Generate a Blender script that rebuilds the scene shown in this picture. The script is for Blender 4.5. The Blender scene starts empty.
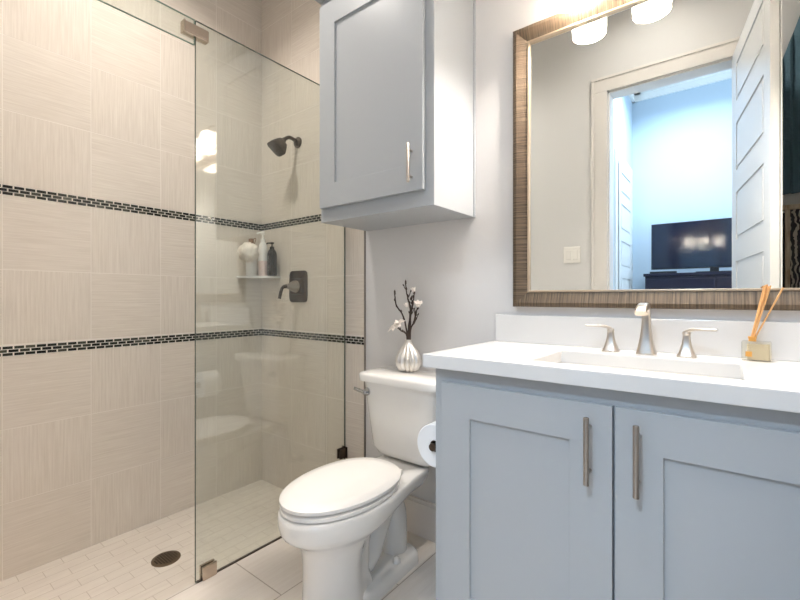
import bpy, bmesh, math, random
from mathutils import Vector, Matrix
random.seed(7)
SC = bpy.context.scene
COL = SC.collection
PI = math.pi

# ------------------------------------------------------------------ camera, world, exposure, lights
F_PX, V0, H_CAM = 421.0, 297.0, 1.087
YAW = math.atan(328 / F_PX)
cam_d = bpy.data.cameras.new('camera'); cam = bpy.data.objects.new('camera', cam_d); COL.objects.link(cam)
cam.location = (0, 0, H_CAM)
cam.rotation_euler = (PI / 2, 0, YAW)
cam_d.sensor_fit = 'HORIZONTAL'; cam_d.sensor_width = 36
cam_d.lens = 36 * F_PX / 800
cam_d.shift_y = -(300 - V0) / 800
cam_d.clip_start = 0.01
SC.camera = cam
SC.view_settings.view_transform = 'Standard'
SC.view_settings.look = 'None'
SC.view_settings.gamma = 1
SC.view_settings.use_curve_mapping = False
SC.view_settings.exposure = 1.25

WORLD = bpy.data.worlds.new('world'); SC.world = WORLD
WORLD.use_nodes = True
WORLD.node_tree.nodes['Background'].inputs[0].default_value = (0.62, 0.80, 1.0, 1)
WORLD.node_tree.nodes['Background'].inputs[1].default_value = 1.0

def area_light(name, loc, rot, sx, sy, power, color):
    l = bpy.data.lights.new(name, 'AREA'); l.shape = 'RECTANGLE'; l.size = sx; l.size_y = sy
    l.energy = power; l.color = color
    o = bpy.data.objects.new(name, l); COL.objects.link(o); o.location = loc; o.rotation_euler = rot
    return o
# daylight through the bedroom window (window_1, in the bedroom's right wall)
area_light('daylight_window', (2.55, -1.25, 1.75), (0, PI / 2, 0), 2.2, 1.9, 34, (0.60, 0.79, 1.0))
P_VANITY, P_CAN, P_FILL, P_BED_FILL = 9.5, 5.8, 2.6, 30.0
WARM = (1.0, 0.91, 0.83)
NEUT = (1.0, 0.94, 0.88)

# ------------------------------------------------------------------ helpers
def lin(c):
    return tuple(((v / 255) / 12.92 if v / 255 <= 0.04045 else ((v / 255 + 0.055) / 1.055) ** 2.4) for v in c)

def mat(name, rgb, rough=0.5, metal=0.0, emit=None, strength=0.0, coat=0.0, trans=0.0, spec=0.5, bump=None, ior=1.45):
    m = bpy.data.materials.new(name); m.use_nodes = True
    nt = m.node_tree; b = nt.nodes['Principled BSDF']
    c = lin(rgb)
    b.inputs['Base Color'].default_value = (*c, 1)
    b.inputs['Roughness'].default_value = rough
    b.inputs['Metallic'].default_value = metal
    b.inputs['Coat Weight'].default_value = coat
    b.inputs['Coat Roughness'].default_value = 0.05
    b.inputs['Transmission Weight'].default_value = trans
    b.inputs['Specular IOR Level'].default_value = spec
    b.inputs['IOR'].default_value = ior
    if emit:
        b.inputs['Emission Color'].default_value = (*lin(emit), 1)
        b.inputs['Emission Strength'].default_value = strength
    # a faint procedural grain on every surface
    tc = nt.nodes.new('ShaderNodeTexCoord')
    nz = nt.nodes.new('ShaderNodeTexNoise')
    sc_, amt, dist = bump or (180.0, 0.04, 0.001)
    nz.inputs['Scale'].default_value = sc_; nz.inputs['Detail'].default_value = 3
    bp = nt.nodes.new('ShaderNodeBump'); bp.inputs['Strength'].default_value = amt; bp.inputs['Distance'].default_value = dist
    nt.links.new(tc.outputs['Object'], nz.inputs['Vector'])
    nt.links.new(nz.outputs['Fac'], bp.inputs['Height'])
    nt.links.new(bp.outputs['Normal'], b.inputs['Normal'])
    return m

def stripe_mat(name, rgb_a, rgb_b, sx, sy, rough=0.3, metal=0.0, bump=0.15, lo=0.35, hi=0.65, dist=0.002, big=0.0):
    """noise stretched along UV u: fine grain across v"""
    m = mat(name, rgb_a, rough, metal)
    nt = m.node_tree; b = nt.nodes['Principled BSDF']
    uv = nt.nodes.new('ShaderNodeUVMap'); mp = nt.nodes.new('ShaderNodeMapping')
    mp.inputs['Scale'].default_value = (sx, sy, 1)
    nz = nt.nodes.new('ShaderNodeTexNoise'); nz.inputs['Scale'].default_value = 1; nz.inputs['Detail'].default_value = 5
    nz.inputs['Roughness'].default_value = 0.65
    rp = nt.nodes.new('ShaderNodeValToRGB')
    rp.color_ramp.elements[0].position = lo; rp.color_ramp.elements[0].color = (*lin(rgb_b), 1)
    rp.color_ramp.elements[1].position = hi; rp.color_ramp.elements[1].color = (*lin(rgb_a), 1)
    bp = nt.nodes.new('ShaderNodeBump'); bp.inputs['Strength'].default_value = bump; bp.inputs['Distance'].default_value = dist
    L = nt.links.new
    L(uv.outputs[0], mp.inputs[0]); L(mp.outputs[0], nz.inputs['Vector']); L(nz.outputs['Fac'], rp.inputs[0])
    L(rp.outputs[0], b.inputs['Base Color']); L(nz.outputs['Fac'], bp.inputs['Height']); L(bp.outputs[0], b.inputs['Normal'])
    return m

def glass_mat(name, tint, refl=1.0):
    """thin clear pane: tinted straight-through light plus a Schlick mirror reflection"""
    m = bpy.data.materials.new(name); m.use_nodes = True; nt = m.node_tree; nt.nodes.clear()
    out = nt.nodes.new('ShaderNodeOutputMaterial'); mix = nt.nodes.new('ShaderNodeMixShader')
    tr = nt.nodes.new('ShaderNodeBsdfTransparent'); tr.inputs[0].default_value = (*tint, 1)
    gl = nt.nodes.new('ShaderNodeBsdfGlossy'); gl.inputs['Roughness'].default_value = 0.0
    lw = nt.nodes.new('ShaderNodeLayerWeight'); lw.inputs['Blend'].default_value = 0.5
    pw = nt.nodes.new('ShaderNodeMath'); pw.operation = 'POWER'; pw.inputs[1].default_value = 5
    ma = nt.nodes.new('ShaderNodeMath'); ma.operation = 'MULTIPLY_ADD'; ma.inputs[1].default_value = 0.96 * refl; ma.inputs[2].default_value = 0.04 * refl
    L = nt.links.new
    L(lw.outputs['Facing'], pw.inputs[0]); L(pw.outputs[0], ma.inputs[0]); L(ma.outputs[0], mix.inputs[0])
    L(tr.outputs[0], mix.inputs[1]); L(gl.outputs[0], mix.inputs[2]); L(mix.outputs[0], out.inputs[0])
    return m

def new(): return bmesh.new()

def obj(name, bm, m, parent=None, smooth=None, bevel=0, loc=None, rot=None, subsurf=0, solid=0):
    bmesh.ops.recalc_face_normals(bm, faces=bm.faces)
    me = bpy.data.meshes.new(name); bm.to_mesh(me); bm.free()
    for mm in (m if isinstance(m, (list, tuple)) else [m]): me.materials.append(mm)
    o = bpy.data.objects.new(name, me); COL.objects.link(o)
    if parent is not None: o.parent = parent
    if loc: o.location = loc
    if rot: o.rotation_euler = rot
    if smooth is not None:
        me.shade_smooth(); me.set_sharp_from_angle(angle=math.radians(smooth))
    if solid:
        md = o.modifiers.new('solid', 'SOLIDIFY'); md.thickness = solid; md.offset = 1
    if bevel:
        md = o.modifiers.new('bevel', 'BEVEL'); md.width = bevel; md.segments = 2; md.limit_method = 'ANGLE'
        md.angle_limit = math.radians(40)
    if subsurf:
        md = o.modifiers.new('sub', 'SUBSURF'); md.levels = subsurf; md.render_levels = subsurf
    return o

def thing(name, label, cat, loc=(0, 0, 0), rotz=0, group=None):
    o = bpy.data.objects.new(name, None); COL.objects.link(o); o.empty_display_size = 0.05
    o.location = loc; o.rotation_euler = (0, 0, rotz); o['label'] = label; o['category'] = cat
    if group: o['group'] = group
    return o

def tag(o, label, cat, group=None):
    o['label'] = label; o['category'] = cat
    if group: o['group'] = group
    return o

def struct(o, label=None):
    o['kind'] = 'structure'
    if label: o['label'] = label
    return o

def box(bm, lo, hi, mi=0):
    x0, y0, z0 = lo; x1, y1, z1 = hi
    v = [bm.verts.new(p) for p in ((x0, y0, z0), (x1, y0, z0), (x1, y1, z0), (x0, y1, z0), (x0, y0, z1), (x1, y0, z1), (x1, y1, z1), (x0, y1, z1))]
    for q in ((0, 3, 2, 1), (4, 5, 6, 7), (0, 1, 5, 4), (1, 2, 6, 5), (2, 3, 7, 6), (3, 0, 4, 7)):
        f = bm.faces.new([v[i] for i in q]); f.material_index = mi
    return v

def loft(bm, rings, cap0=True, cap1=True, mi=0):
    vs = [[bm.verts.new(p) for p in r] for r in rings]
    n = len(rings[0])
    for a, b in zip(vs, vs[1:]):
        for i in range(n):
            f = bm.faces.new((a[i], a[(i + 1) % n], b[(i + 1) % n], b[i])); f.material_index = mi
    if cap0: bm.faces.new(vs[0][::-1]).material_index = mi
    if cap1: bm.faces.new(vs[-1]).material_index = mi
    return vs

def frame_axes(d):
    d = Vector(d).normalized()
    up = Vector((0, 0, 1)) if abs(d.z) < 0.9 else Vector((1, 0, 0))
    a = d.cross(up).normalized(); b = d.cross(a).normalized()
    return a, b

def lathe(bm, prof, c=(0, 0, 0), axis=(0, 0, 1), n=32, mi=0, cap0=True, cap1=True, rib=0, nrib=8):
    """prof: list of (radius, distance along axis)"""
    ax = Vector(axis).normalized(); a, b = frame_axes(ax); c = Vector(c)
    rings = []
    for r, h in prof:
        ring = []
        for i in range(n):
            t = 2 * PI * i / n
            rr = max(r, 1e-5) * (1 + rib * (abs(math.cos(nrib * t / 2)) - 0.6) if rib and r > 0.02 else 1)
            ring.append(c + ax * h + a * rr * math.cos(t) + b * rr * math.sin(t))
        rings.append(ring)
    return loft(bm, rings, cap0, cap1, mi)

def tube(bm, pts, r, n=10, mi=0):
    pts = [Vector(p) for p in pts]
    rs = r if isinstance(r, (list, tuple)) else [r] * len(pts)
    rings = []; prev = None
    for i, p in enumerate(pts):
        d = (pts[min(i + 1, len(pts) - 1)] - pts[max(i - 1, 0)]).normalized()
        if prev is None: a, b = frame_axes(d)
        else:
            a = (prev - d * prev.dot(d)).normalized(); b = d.cross(a)
        prev = a
        rings.append([p + a * rs[i] * math.cos(2 * PI * k / n) + b * rs[i] * math.sin(2 * PI * k / n) for k in range(n)])
    loft(bm, rings, True, True, mi)

def smooth_path(pts, k=6):
    pts = [Vector(p) for p in pts]; out = []
    for i in range(len(pts) - 1):
        p0 = pts[max(i - 1, 0)]; p1 = pts[i]; p2 = pts[i + 1]; p3 = pts[min(i + 2, len(pts) - 1)]
        for j in range(k):
            t = j / k
            out.append(0.5 * ((2 * p1) + (p2 - p0) * t + (2 * p0 - 5 * p1 + 4 * p2 - p3) * t * t + (3 * p1 - p0 - 3 * p2 + p3) * t ** 3))
    out.append(pts[-1]); return out

def super_ring(cx, cy, z, hx, hy, e=4, n=48):
    out = []
    for i in range(n):
        t = 2 * PI * i / n; c, s = math.cos(t), math.sin(t)
        out.append((cx + hx * math.copysign(abs(c) ** (2 / e), c), cy + hy * math.copysign(abs(s) ** (2 / e), s), z))
    return out

def shaker(bm, x0, x1, z0, z1, yf, yb, w, rec, wt=None):
    """slab door facing -y with one recessed flat panel"""
    wt = wt or w
    o = [(x0, z0), (x1, z0), (x1, z1), (x0, z1)]
    i = [(x0 + w, z0 + wt), (x1 - w, z0 + wt), (x1 - w, z1 - wt), (x0 + w, z1 - wt)]
    B = [bm.verts.new((x, yb, z)) for x, z in o]
    A = [bm.verts.new((x, yf, z)) for x, z in o]
    I = [bm.verts.new((x, yf, z)) for x, z in i]
    R = [bm.verts.new((x, yf + rec, z)) for x, z in i]
    for k in range(4):
        j = (k + 1) % 4
        bm.faces.new((B[k], B[j], A[j], A[k])); bm.faces.new((A[k], A[j], I[j], I[k])); bm.faces.new((I[k], I[j], R[j], R[k]))
    bm.faces.new(R); bm.faces.new(B[::-1])

def bar_pull(name, x, yface, z0, z1, r, m, parent, stand=0.03):
    b = new(); y = yface - stand
    lathe(b, [(r * .8, 0), (r, .0015), (r, z1 - z0 - .0015), (r * .8, z1 - z0)], (x, y, z0), n=20)
    for z in (z0 + (z1 - z0) * .17, z1 - (z1 - z0) * .17):
        lathe(b, [(r * .75, 0), (r * .75, stand)], (x, y, z), (0, 1, 0), n=14)
    return obj(name, b, m, parent, smooth=40)

# ------------------------------------------------------------------ materials
M = {}
M['paint'] = mat('wall_paint', (214, 212, 210), 0.6, bump=(240, .05, .001))
M['paint_bed'] = mat('bedroom_paint', (184, 198, 210), 0.7)
M['ceiling'] = mat('ceiling_paint', (232, 230, 226), 0.8)
M['trim'] = mat('white_trim', (222, 216, 210), 0.35)
M['door'] = mat('door_paint', (212, 210, 208), 0.35)
M['tile'] = stripe_mat('grained_tile', (226, 217, 205), (209, 198, 185), 5, 150, rough=0.22, bump=0.12, lo=.3, hi=.68)
M['grout'] = mat('grout', (230, 222, 212), 0.8)
M['chip'] = mat('mosaic_chip', (62, 64, 56), 0.15)
def chip_setup(m):
    nt = m.node_tree; b = nt.nodes['Principled BSDF']
    at = nt.nodes.new('ShaderNodeAttribute'); at.attribute_name = 'tint'
    nt.links.new(at.outputs['Color'], b.inputs['Base Color'])
chip_setup(M['chip'])
M['floor_tile'] = stripe_mat('floor_tile', (228, 220, 211), (221, 212, 202), 4, 60, rough=0.3, bump=0.12)
M['pan_tile'] = stripe_mat('shower_floor_tile', (228, 219, 208), (219, 209, 198), 5, 30, rough=0.35, bump=0.1)
M['pan_grout'] = mat('shower_floor_grout', (196, 184, 171), 0.8)
M['floor_grout'] = mat('floor_grout', (178, 166, 153), 0.8)
M['glass'] = glass_mat('shower_glass', (0.950, 0.974, 0.956), 2.2)
M['glass_edge'] = mat('glass_edge', (84, 92, 82), 0.15)
M['porcelain'] = mat('porcelain', (236, 234, 230), 0.08, coat=0.5)
M['seat'] = mat('seat_plastic', (240, 238, 234), 0.22)
M['cab'] = mat('blue_grey_cabinet_paint', (170, 174, 177), 0.32)
M['cab_side'] = mat('cabinet_paint_pale', (222, 218, 212), 0.35)
M['nickel'] = mat('brushed_nickel', (198, 189, 178), 0.32, 1.0)
M['nickel_dark'] = mat('dark_brushed_nickel', (168, 160, 152), 0.28, 1.0)
M['bronze'] = mat('oil_rubbed_bronze', (84, 74, 66), 0.34, 0.9)
M['chrome'] = mat('chrome', (205, 205, 205), 0.08, 1.0)
M['clip'] = mat('glass_clip_nickel', (198, 184, 170), 0.2, 1.0)
M['quartz'] = mat('white_quartz', (216, 215, 213), 0.15)
M['mirror'] = mat('mirror_silver', (236, 240, 238), 0.0, 1.0, bump=(1, 0, .0001))
M['frame'] = stripe_mat('ribbed_bronze_frame', (122, 105, 84), (54, 43, 33), 170, 4, rough=0.4, metal=0.35, bump=0.5, lo=.35, hi=.68, dist=.003)
M['lip'] = mat('champagne_lip', (196, 178, 156), 0.3, 0.7)
M['frame_side'] = mat('dark_frame_side', (70, 54, 42), 0.4, 0.4)
M['opal'] = mat('opal_glass', (250, 246, 240), 0.3, emit=(255, 244, 228), strength=0.6)
def opal_setup(m):
    nt = m.node_tree; b = nt.nodes['Principled BSDF']; out = nt.nodes['Material Output']
    t = nt.nodes.new('ShaderNodeBsdfTranslucent'); t.inputs[0].default_value = (.95, .92, .88, 1)
    mx = nt.nodes.new('ShaderNodeMixShader'); mx.inputs[0].default_value = .5
    nt.links.new(b.outputs[0], mx.inputs[1]); nt.links.new(t.outputs[0], mx.inputs[2]); nt.links.new(mx.outputs[0], out.inputs[0])
opal_setup(M['opal'])
M['bulb'] = mat('bulb', (255, 250, 240), 0.3, emit=(255, 240, 220), strength=9)
M['rim'] = mat('glass_rim', (196, 188, 176), 0.2)
M['lamp_disc'] = mat('lamp_disc', (255, 250, 240), 0.4, emit=(255, 244, 230), strength=6)
M['silver'] = mat('silver_vase', (222, 219, 214), 0.36, 0.8)
M['bark'] = mat('bark', (66, 54, 48), 0.8, bump=(160, .5, .002))
M['petal'] = mat('petal', (246, 238, 230), 0.5)
M['paper'] = mat('toilet_paper', (240, 242, 244), 0.9)
M['card'] = mat('cardboard', (110, 100, 88), 0.9)
M['white_plastic'] = mat('white_plastic', (234, 230, 224), 0.3)
M['pink_plastic'] = mat('pale_pink_plastic', (232, 208, 200), 0.3)
M['black_plastic'] = mat('black_plastic', (18, 18, 20), 0.25)
M['brown_plastic'] = mat('brown_plastic', (128, 92, 62), 0.4)
M['puff'] = mat('mesh_puff', (238, 228, 216), 0.85, bump=(90, .9, .006))
M['grey_label'] = mat('label_print', (236, 236, 230), 0.5)
M['reed'] = stripe_mat('reed', (224, 178, 122), (200, 146, 88), 6, 60, rough=.6)
M['jar'] = glass_mat('jar_glass', (0.96, 0.95, 0.90), 1.2)
M['oil'] = mat('scent_oil', (234, 222, 196), 0.1, trans=0.5)
M['amber'] = mat('amber_label', (206, 150, 72), 0.4)
M['tv_screen'] = mat('tv_screen', (0, 15, 38), 0.09, coat=0.0, spec=0.7)  # blue glare of the room is put into the screen's base colour
M['tv_body'] = mat('tv_body', (16, 18, 24), 0.3)
M['chest'] = mat('dark_stained_wood', (16, 14, 36), 0.35)
M['knob'] = mat('pewter_knob', (150, 150, 155), 0.25, 1.0)
M['teal'] = mat('dark_teal_cloth', (92, 122, 136), 0.8, bump=(60, .6, .006))
M['pale_wood'] = stripe_mat('weathered_pale_wood', (230, 214, 192), (176, 150, 120), 8, 60, rough=.6)
M['gasket'] = mat('dark_seam', (128, 120, 112), 0.6)
M['steel_drain'] = mat('aged_bronze_drain', (124, 108, 90), 0.35, 0.9)
M['hole'] = mat('drain_hole', (20, 18, 16), 0.8)
M['bed_floor'] = mat('bedroom_floor', (190, 186, 180), 0.7)
# zebra pattern print for the framed picture
mz = mat('zebra_print', (200, 196, 186), 0.5)
_nt = mz.node_tree; _w = _nt.nodes.new('ShaderNodeTexWave'); _w.inputs['Scale'].default_value = 14; _w.inputs['Distortion'].default_value = 9
_w.inputs['Detail Scale'].default_value = 1.2
_r = _nt.nodes.new('ShaderNodeValToRGB'); _r.color_ramp.interpolation = 'CONSTANT'
_r.color_ramp.elements[0].color = (.015, .015, .02, 1); _r.color_ramp.elements[1].position = .62; _r.color_ramp.elements[1].color = (*lin((190, 182, 170)), 1)
_tc = _nt.nodes.new('ShaderNodeTexCoord')
_nt.links.new(_tc.outputs['Object'], _w.inputs['Vector']); _nt.links.new(_w.outputs['Color'], _r.inputs[0])
_nt.links.new(_r.outputs[0], _nt.nodes['Principled BSDF'].inputs['Base Color'])
M['zebra'] = mz

# ------------------------------------------------------------------ dimensions
XL, YB, XR = -2.346, 1.58, 0.33           # left tile face, back wall face, right wall face
YF0, YF1 = -0.06, 0.06                   # front wall (with the doorway the camera stands in)
XG = -1.595                               # shower glass plane
ZC = 3.06                                 # bathroom ceiling
ZP = -0.076                               # shower floor
XT = -1.457                               # end of the tiling on the back wall
DX0, DX1, DZ = -0.637, 0.022, 2.465         # doorway

# ------------------------------------------------------------------ tiled walls
ROWS = [(-0.07, .233), (.236, .538), (.541, .843), 'band', (.892, .199 + 1.0), (1.202, 1.507), 'band2'] 
def tile_rows():
    rows = []
    b0 = [(-.10, .2335), (.2365, .5385), (.5415, .842)]
    b1 = [(.892, 1.1985), (1.2015, 1.507)]
    z = 1.551; top = []
    while z < ZC:
        top.append((z, min(z + .3045, ZC))); z += .3075
    return b0, b1, top

def tiled(bm, uvl, tl, org, du, nrm, spans, flip):
    """tiles on a wall: org + du*s + z; spans = list of (s0,s1,parity)"""
    du = Vector(du); nrm = Vector(nrm); org = Vector(org)
    def quad(s0, s1, z0, z1, mi, depth, horiz=True, tint=None):
        c = [(s0, z0), (s1, z0), (s1, z1), (s0, z1)]
        fr = [bm.verts.new(org + du * s + Vector((0, 0, z)) + nrm * depth) for s, z in c]
        bk = [bm.verts.new(org + du * s + Vector((0, 0, z)) - nrm * .002) for s, z in c]
        faces = [bm.faces.new(fr)] + [bm.faces.new((bk[k], bk[(k + 1) % 4], fr[(k + 1) % 4], fr[k])) for k in range(4)]
        oa, ob = random.uniform(0, 50), random.uniform(0, 50)
        for f in faces:
            f.material_index = mi
            for l in f.loops:
                s = (l.vert.co - org).dot(du); z = l.vert.co.z
                l[uvl].uv = (s + oa, z + ob) if horiz else (z + oa, s + ob)
                if tint: l[tl] = (*tint, 1)
    b0, b1, top = tile_rows()
    for s0, s1, par in spans:
        for k, (z0, z1) in enumerate(b0[::-1]): quad(s0, s1, z0, z1, 1, 0, (par + k) % 2 == 0)
        for k, (z0, z1) in enumerate(b1[::-1]): quad(s0, s1, z0, z1, 1, 0, (par + k) % 2 == 0)
        for k, (z0, z1) in enumerate(top): quad(s0, s1, z0, z1, 1, 0, (par + k + 1) % 2 == 0)
    smin = min(s[0] for s in spans); smax = max(s[1] for s in spans)
    for zb in (.8437, 1.5090):
        for r in range(3):
            z0 = zb + r * .0139; s = smin - (0.018 if r % 2 else 0)
            while s < smax:
                a, b_ = max(s, smin), min(s + .0312, smax)
                if b_ - a > .004:
                    k = random.random()
                    base = random.choice([(40, 42, 36), (56, 58, 50), (30, 31, 28), (74, 74, 64), (48, 52, 44)])
                    quad(a, b_, z0, z0 + .0113, 2, .0005, True, lin(tuple(v * (.8 + .4 * k) for v in base)))
                s += .0362

def wall_mesh():
    bm = new(); uvl = bm.loops.layers.uv.new('UVMap'); tl = bm.loops.layers.float_color.new('tint'); return bm, uvl, tl

bm, uvl, tl = wall_mesh()
box(bm, (XL - .12, YF0, -.2), (XL - .0006, YB + .12, ZC), 0)
edges = [.105, .3595, .6645, .9695, 1.2745, 1.577]
tiled(bm, uvl, tl, (XL, 0, 0), (0, 1, 0), (1, 0, 0), [(a + .0015, b - .0015, i) for i, (a, b) in enumerate(zip(edges, edges[1:]), 1)], 0)
struct(obj('wall_left', bm, [M['grout'], M['tile'], M['chip']]), 'beige grained tile shower wall with two dark mosaic bands')

bm, uvl, tl = wall_mesh()
box(bm, (XL - .0, YB, -.2), (XR + .12, YB + .12, ZC + .3), 3)
box(bm, (XL, YB - .0049, -.2), (XT, YB, ZC), 0)
edges = [XL, XL + .303, XL + .608, XT]
tiled(bm, uvl, tl, (0, YB - .0055, 0), (1, 0, 0), (0, -1, 0), [(a + .0015, b - .0015, i) for i, (a, b) in enumerate(zip(edges, edges[1:]), 1)], 0)
struct(obj('wall_back', bm, [M['grout'], M['tile'], M['chip'], M['paint']]), 'back wall, tiled in the shower and painted pale grey beside it')
bm = new(); box(bm, (XT, YB - .008, 0), (XT + .006, YB + .0, ZC)); struct(obj('trim_1', bm, M['gasket']))

# front wall with the doorway, right wall, ceiling, floors
bm = new()
box(bm, (XL - .12, YF0, -.2), (DX0, YF1, 3.5)); box(bm, (DX1, YF0, -.2), (2.7, YF1, 3.5)); box(bm, (DX0, YF0, DZ), (DX1, YF1, 3.5))
struct(obj('wall_front', bm, M['paint']))
bm = new(); box(bm, (XR, YF1, -.1), (XR + .1, YB, ZC)); struct(obj('wall_right', bm, M['paint']))
bm = new(); box(bm, (XL - .12, YF1, ZC), (XR + .1, YB + .12, ZC + .1)); struct(obj('ceiling', bm, M['ceiling']))

def floor_tiles(name, x0, x1, y0, y1, z, tx, ty, ox, oy, mats, gap, stagger=.5, zb=-.12):
    bm = new(); uvl = bm.loops.layers.uv.new('UVMap')
    box(bm, (x0, y0, zb), (x1, y1, z - .0012), 0)
    i = math.floor((x0 - ox) / tx)
    while ox + i * tx < x1:
        j = math.floor((y0 - oy) / ty) - 1
        while oy + j * ty < y1:
            yy = oy + j * ty + (ty * stagger if i % 2 else 0)
            a0, a1 = max(ox + i * tx + gap / 2, x0), min(ox + (i + 1) * tx - gap / 2, x1)
            b0, b1 = max(yy + gap / 2, y0), min(yy + ty - gap / 2, y1)
            if a1 - a0 > .003 and b1 - b0 > .003:
                v = [bm.verts.new(p) for p in ((a0, b0, z), (a1, b0, z), (a1, b1, z), (a0, b1, z))]
                f = bm.faces.new(v); f.material_index = 1
                ou, ov = random.uniform(0, 40), random.uniform(0, 40)
                for l in f.loops: l[uvl].uv = (l.vert.co.y + ou, l.vert.co.x + ov)
            j += 1
        i += 1
    return struct(obj(name, bm, mats))
floor_tiles('floor', XG - .006, XR, YF0, YB, 0, .305, .61, -1.285, .640, [M['floor_grout'], M['floor_tile']], .004)
floor_tiles('floor_shower', XL, XG - .006, YF1, YB, ZP, .058, .15, XL, .1, [M['pan_grout'], M['pan_tile']], .0022)

# baseboard and door casings
bm = new(); box(bm, (XT + .006, YB - .014, 0), (-.70, YB, .165)); box(bm, (XT + .006, YB - .018, 0), (-.70, YB - .013, .15))
struct(obj('baseboard_back', bm, M['trim'], bevel=.003))
bm = new()
for (a, b) in ((DX0 - .098, DX0), (DX1 + .004, DX1 + .1)):
    box(bm, (a, YF1, 0), (b, YF1 + .018, DZ + .0))
    box(bm, (a, YF0 - .018, 0), (b, YF0, DZ + .0))
box(bm, (DX0 - .098, YF1, DZ), (DX1 + .1, YF1 + .018, DZ + .098)); box(bm, (DX0 - .098, YF0 - .018, DZ), (DX1 + .1, YF0, DZ + .098))
box(bm, (DX0 - .098, YF1 + .018, DZ + .08), (DX1 + .1, YF1 + .024, DZ + .098)); box(bm, (DX0 - .098, YF1 + .018, 0), (DX0 - .08, YF1 + .024, DZ + .08))
box(bm, (DX0, YF0, 0), (DX0 + .012, YF1, DZ)); box(bm, (DX0, YF0, DZ - .012), (DX1, YF1, DZ)); box(bm, (DX1 - .004, YF0 - .0, 0), (DX1, YF1, DZ - .012))
struct(obj('trim_2', bm, M['trim'], bevel=.002), 'off-white door casing around the bathroom doorway')

# the open bathroom door leaf, hinged at the right jamb
def panel_door(name, w, h, th, m, loc, rotz):
    """leaf along local +x, faces +-y, recessed panels on both faces"""
    bm = new(); st = .105
    rails = [0, .22] + sum([[a, a + .117] for a in (.515, .893, 1.271, 1.650, 2.029)], []) + [h - .09, h]
    pan = [(rails[i], rails[i + 1]) for i in range(1, len(rails) - 1, 2)]
    box(bm, (0, -th / 2 + .009, 0), (w, th / 2 - .006, h))
    for s in (-1, 1):
        y0, y1 = sorted((s * (th / 2 - .006), s * th / 2))
        box(bm, (0, y0, 0), (st, y1, h)); box(bm, (w - st, y0, 0), (w, y1, h))
        for i in range(0, len(rails), 2): box(bm, (st, y0, rails[i]), (w - st, y1, rails[i + 1]))
        for z0, z1 in pan:
            box(bm, (st + .02, y0 + .001, z0 + .02), (w - st - .02, y1 - .001, z1 - .02))
    o = obj(name, bm, m, loc=loc, rot=(0, 0, rotz)); return struct(o)
ang = math.atan2(.876 - .085, .1366 - .020)
d1 = panel_door('door_1', .79, DZ - .02, .038, M['door'], (.020 + .019 * math.sin(ang), .088 - .019 * math.cos(ang), .012), ang)
bm = new()
for s in (-1, 1):
    lathe(bm, [(.026, .019), (.026, .024), (.01, .027), (.012, .034), (.024, .038), (.024, .046), (.018, .05), (0, .051)], (.735, 0, .95), (0, s, 0), n=20)
obj('door_handle', bm, M['nickel'], d1, smooth=40)

# ------------------------------------------------------------------ bedroom beyond the doorway (seen in the mirror)
BX0, BX1, BY, BZ = -.89, 2.6, -2.45, 3.48
bm = new(); box(bm, (BX0 - .1, BY - .1, -.1), (BX1 + .1, BY, BZ)); struct(obj('wall_bedroom_far', bm, M['paint_bed']))
bm = new(); box(bm, (BX0 - .1, BY, -.1), (BX0, YF0, BZ)); struct(obj('wall_bedroom_left', bm, M['paint_bed']))
bm = new()
WY0, WY1, WZ0, WZ1 = -2.2, -.3, .65, 2.85
box(bm, (BX1, BY, -.1), (BX1 + .1, WY0, BZ)); box(bm, (BX1, WY1, -.1), (BX1 + .1, YF0, BZ))
box(bm, (BX1, WY0, -.1), (BX1 + .1, WY1, WZ0)); box(bm, (BX1, WY0, WZ1), (BX1 + .1, WY1, BZ))
struct(obj('wall_bedroom_right', bm, M['paint_bed']))
bm = new(); box(bm, (BX1 + .03, WY0, WZ0), (BX1 + .06, WY0 + .05, WZ1)); box(bm, (BX1 + .03, WY1 - .05, WZ0), (BX1 + .06, WY1, WZ1))
box(bm, (BX1 + .03, WY0, WZ0), (BX1 + .06, WY1, WZ0 + .05)); box(bm, (BX1 + .03, WY0, WZ1 - .05), (BX1 + .06, WY1, WZ1)); box(bm, (BX1 + .03, WY0, 1.72), (BX1 + .06, WY1, 1.77))
struct(obj('window_1', bm, M['trim']))
bm = new(); box(bm, (BX0 - .1, BY - .1, BZ), (BX1 + .1, YF1, BZ + .1)); struct(obj('ceiling_bedroom', bm, M['ceiling']))
bm = new(); box(bm, (BX0 - .1, BY - .1, -.1), (BX1 + .1, YF0, 0)); struct(obj('floor_bedroom', bm, M['bed_floor']))
bm = new()
for (lo, hi) in (((BX0, BY, BZ - .11), (BX1, BY + .03, BZ)), ((BX0, BY, BZ - .11), (BX0 + .03, YF0, BZ)), ((BX0, BY + .03, BZ - .04), (BX1, BY + .09, BZ)), ((BX0 + .03, BY, BZ - .04), (BX0 + .09, YF0, BZ))):
    box(bm, lo, hi)
struct(obj('trim_3', bm, M['ceiling']))
dd = panel_door('door_2', .72, DZ - .02, .03, M['door'], (BX0 + .017, -2.25, .012), PI / 2)
bm = new(); lathe(bm, [(.024, .015), (.024, .02), (.009, .024), (.009, .045), (.026, .055), (.02, .075), (0, .077)], (.66, 0, 1.0), (0, -1, 0), n=16)
obj('door_handle', bm, M['bronze'], dd, smooth=40)
bm = new(); box(bm, (BX0, -2.345, 0), (BX0 + .02, -2.26, DZ + .09)); box(bm, (BX0, -1.52, 0), (BX0 + .02, -1.435, DZ + .09)); box(bm, (BX0, -2.26, DZ + .005), (BX0 + .02, -1.52, DZ + .09))
struct(obj('trim_4', bm, M['trim'], bevel=.002))

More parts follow.
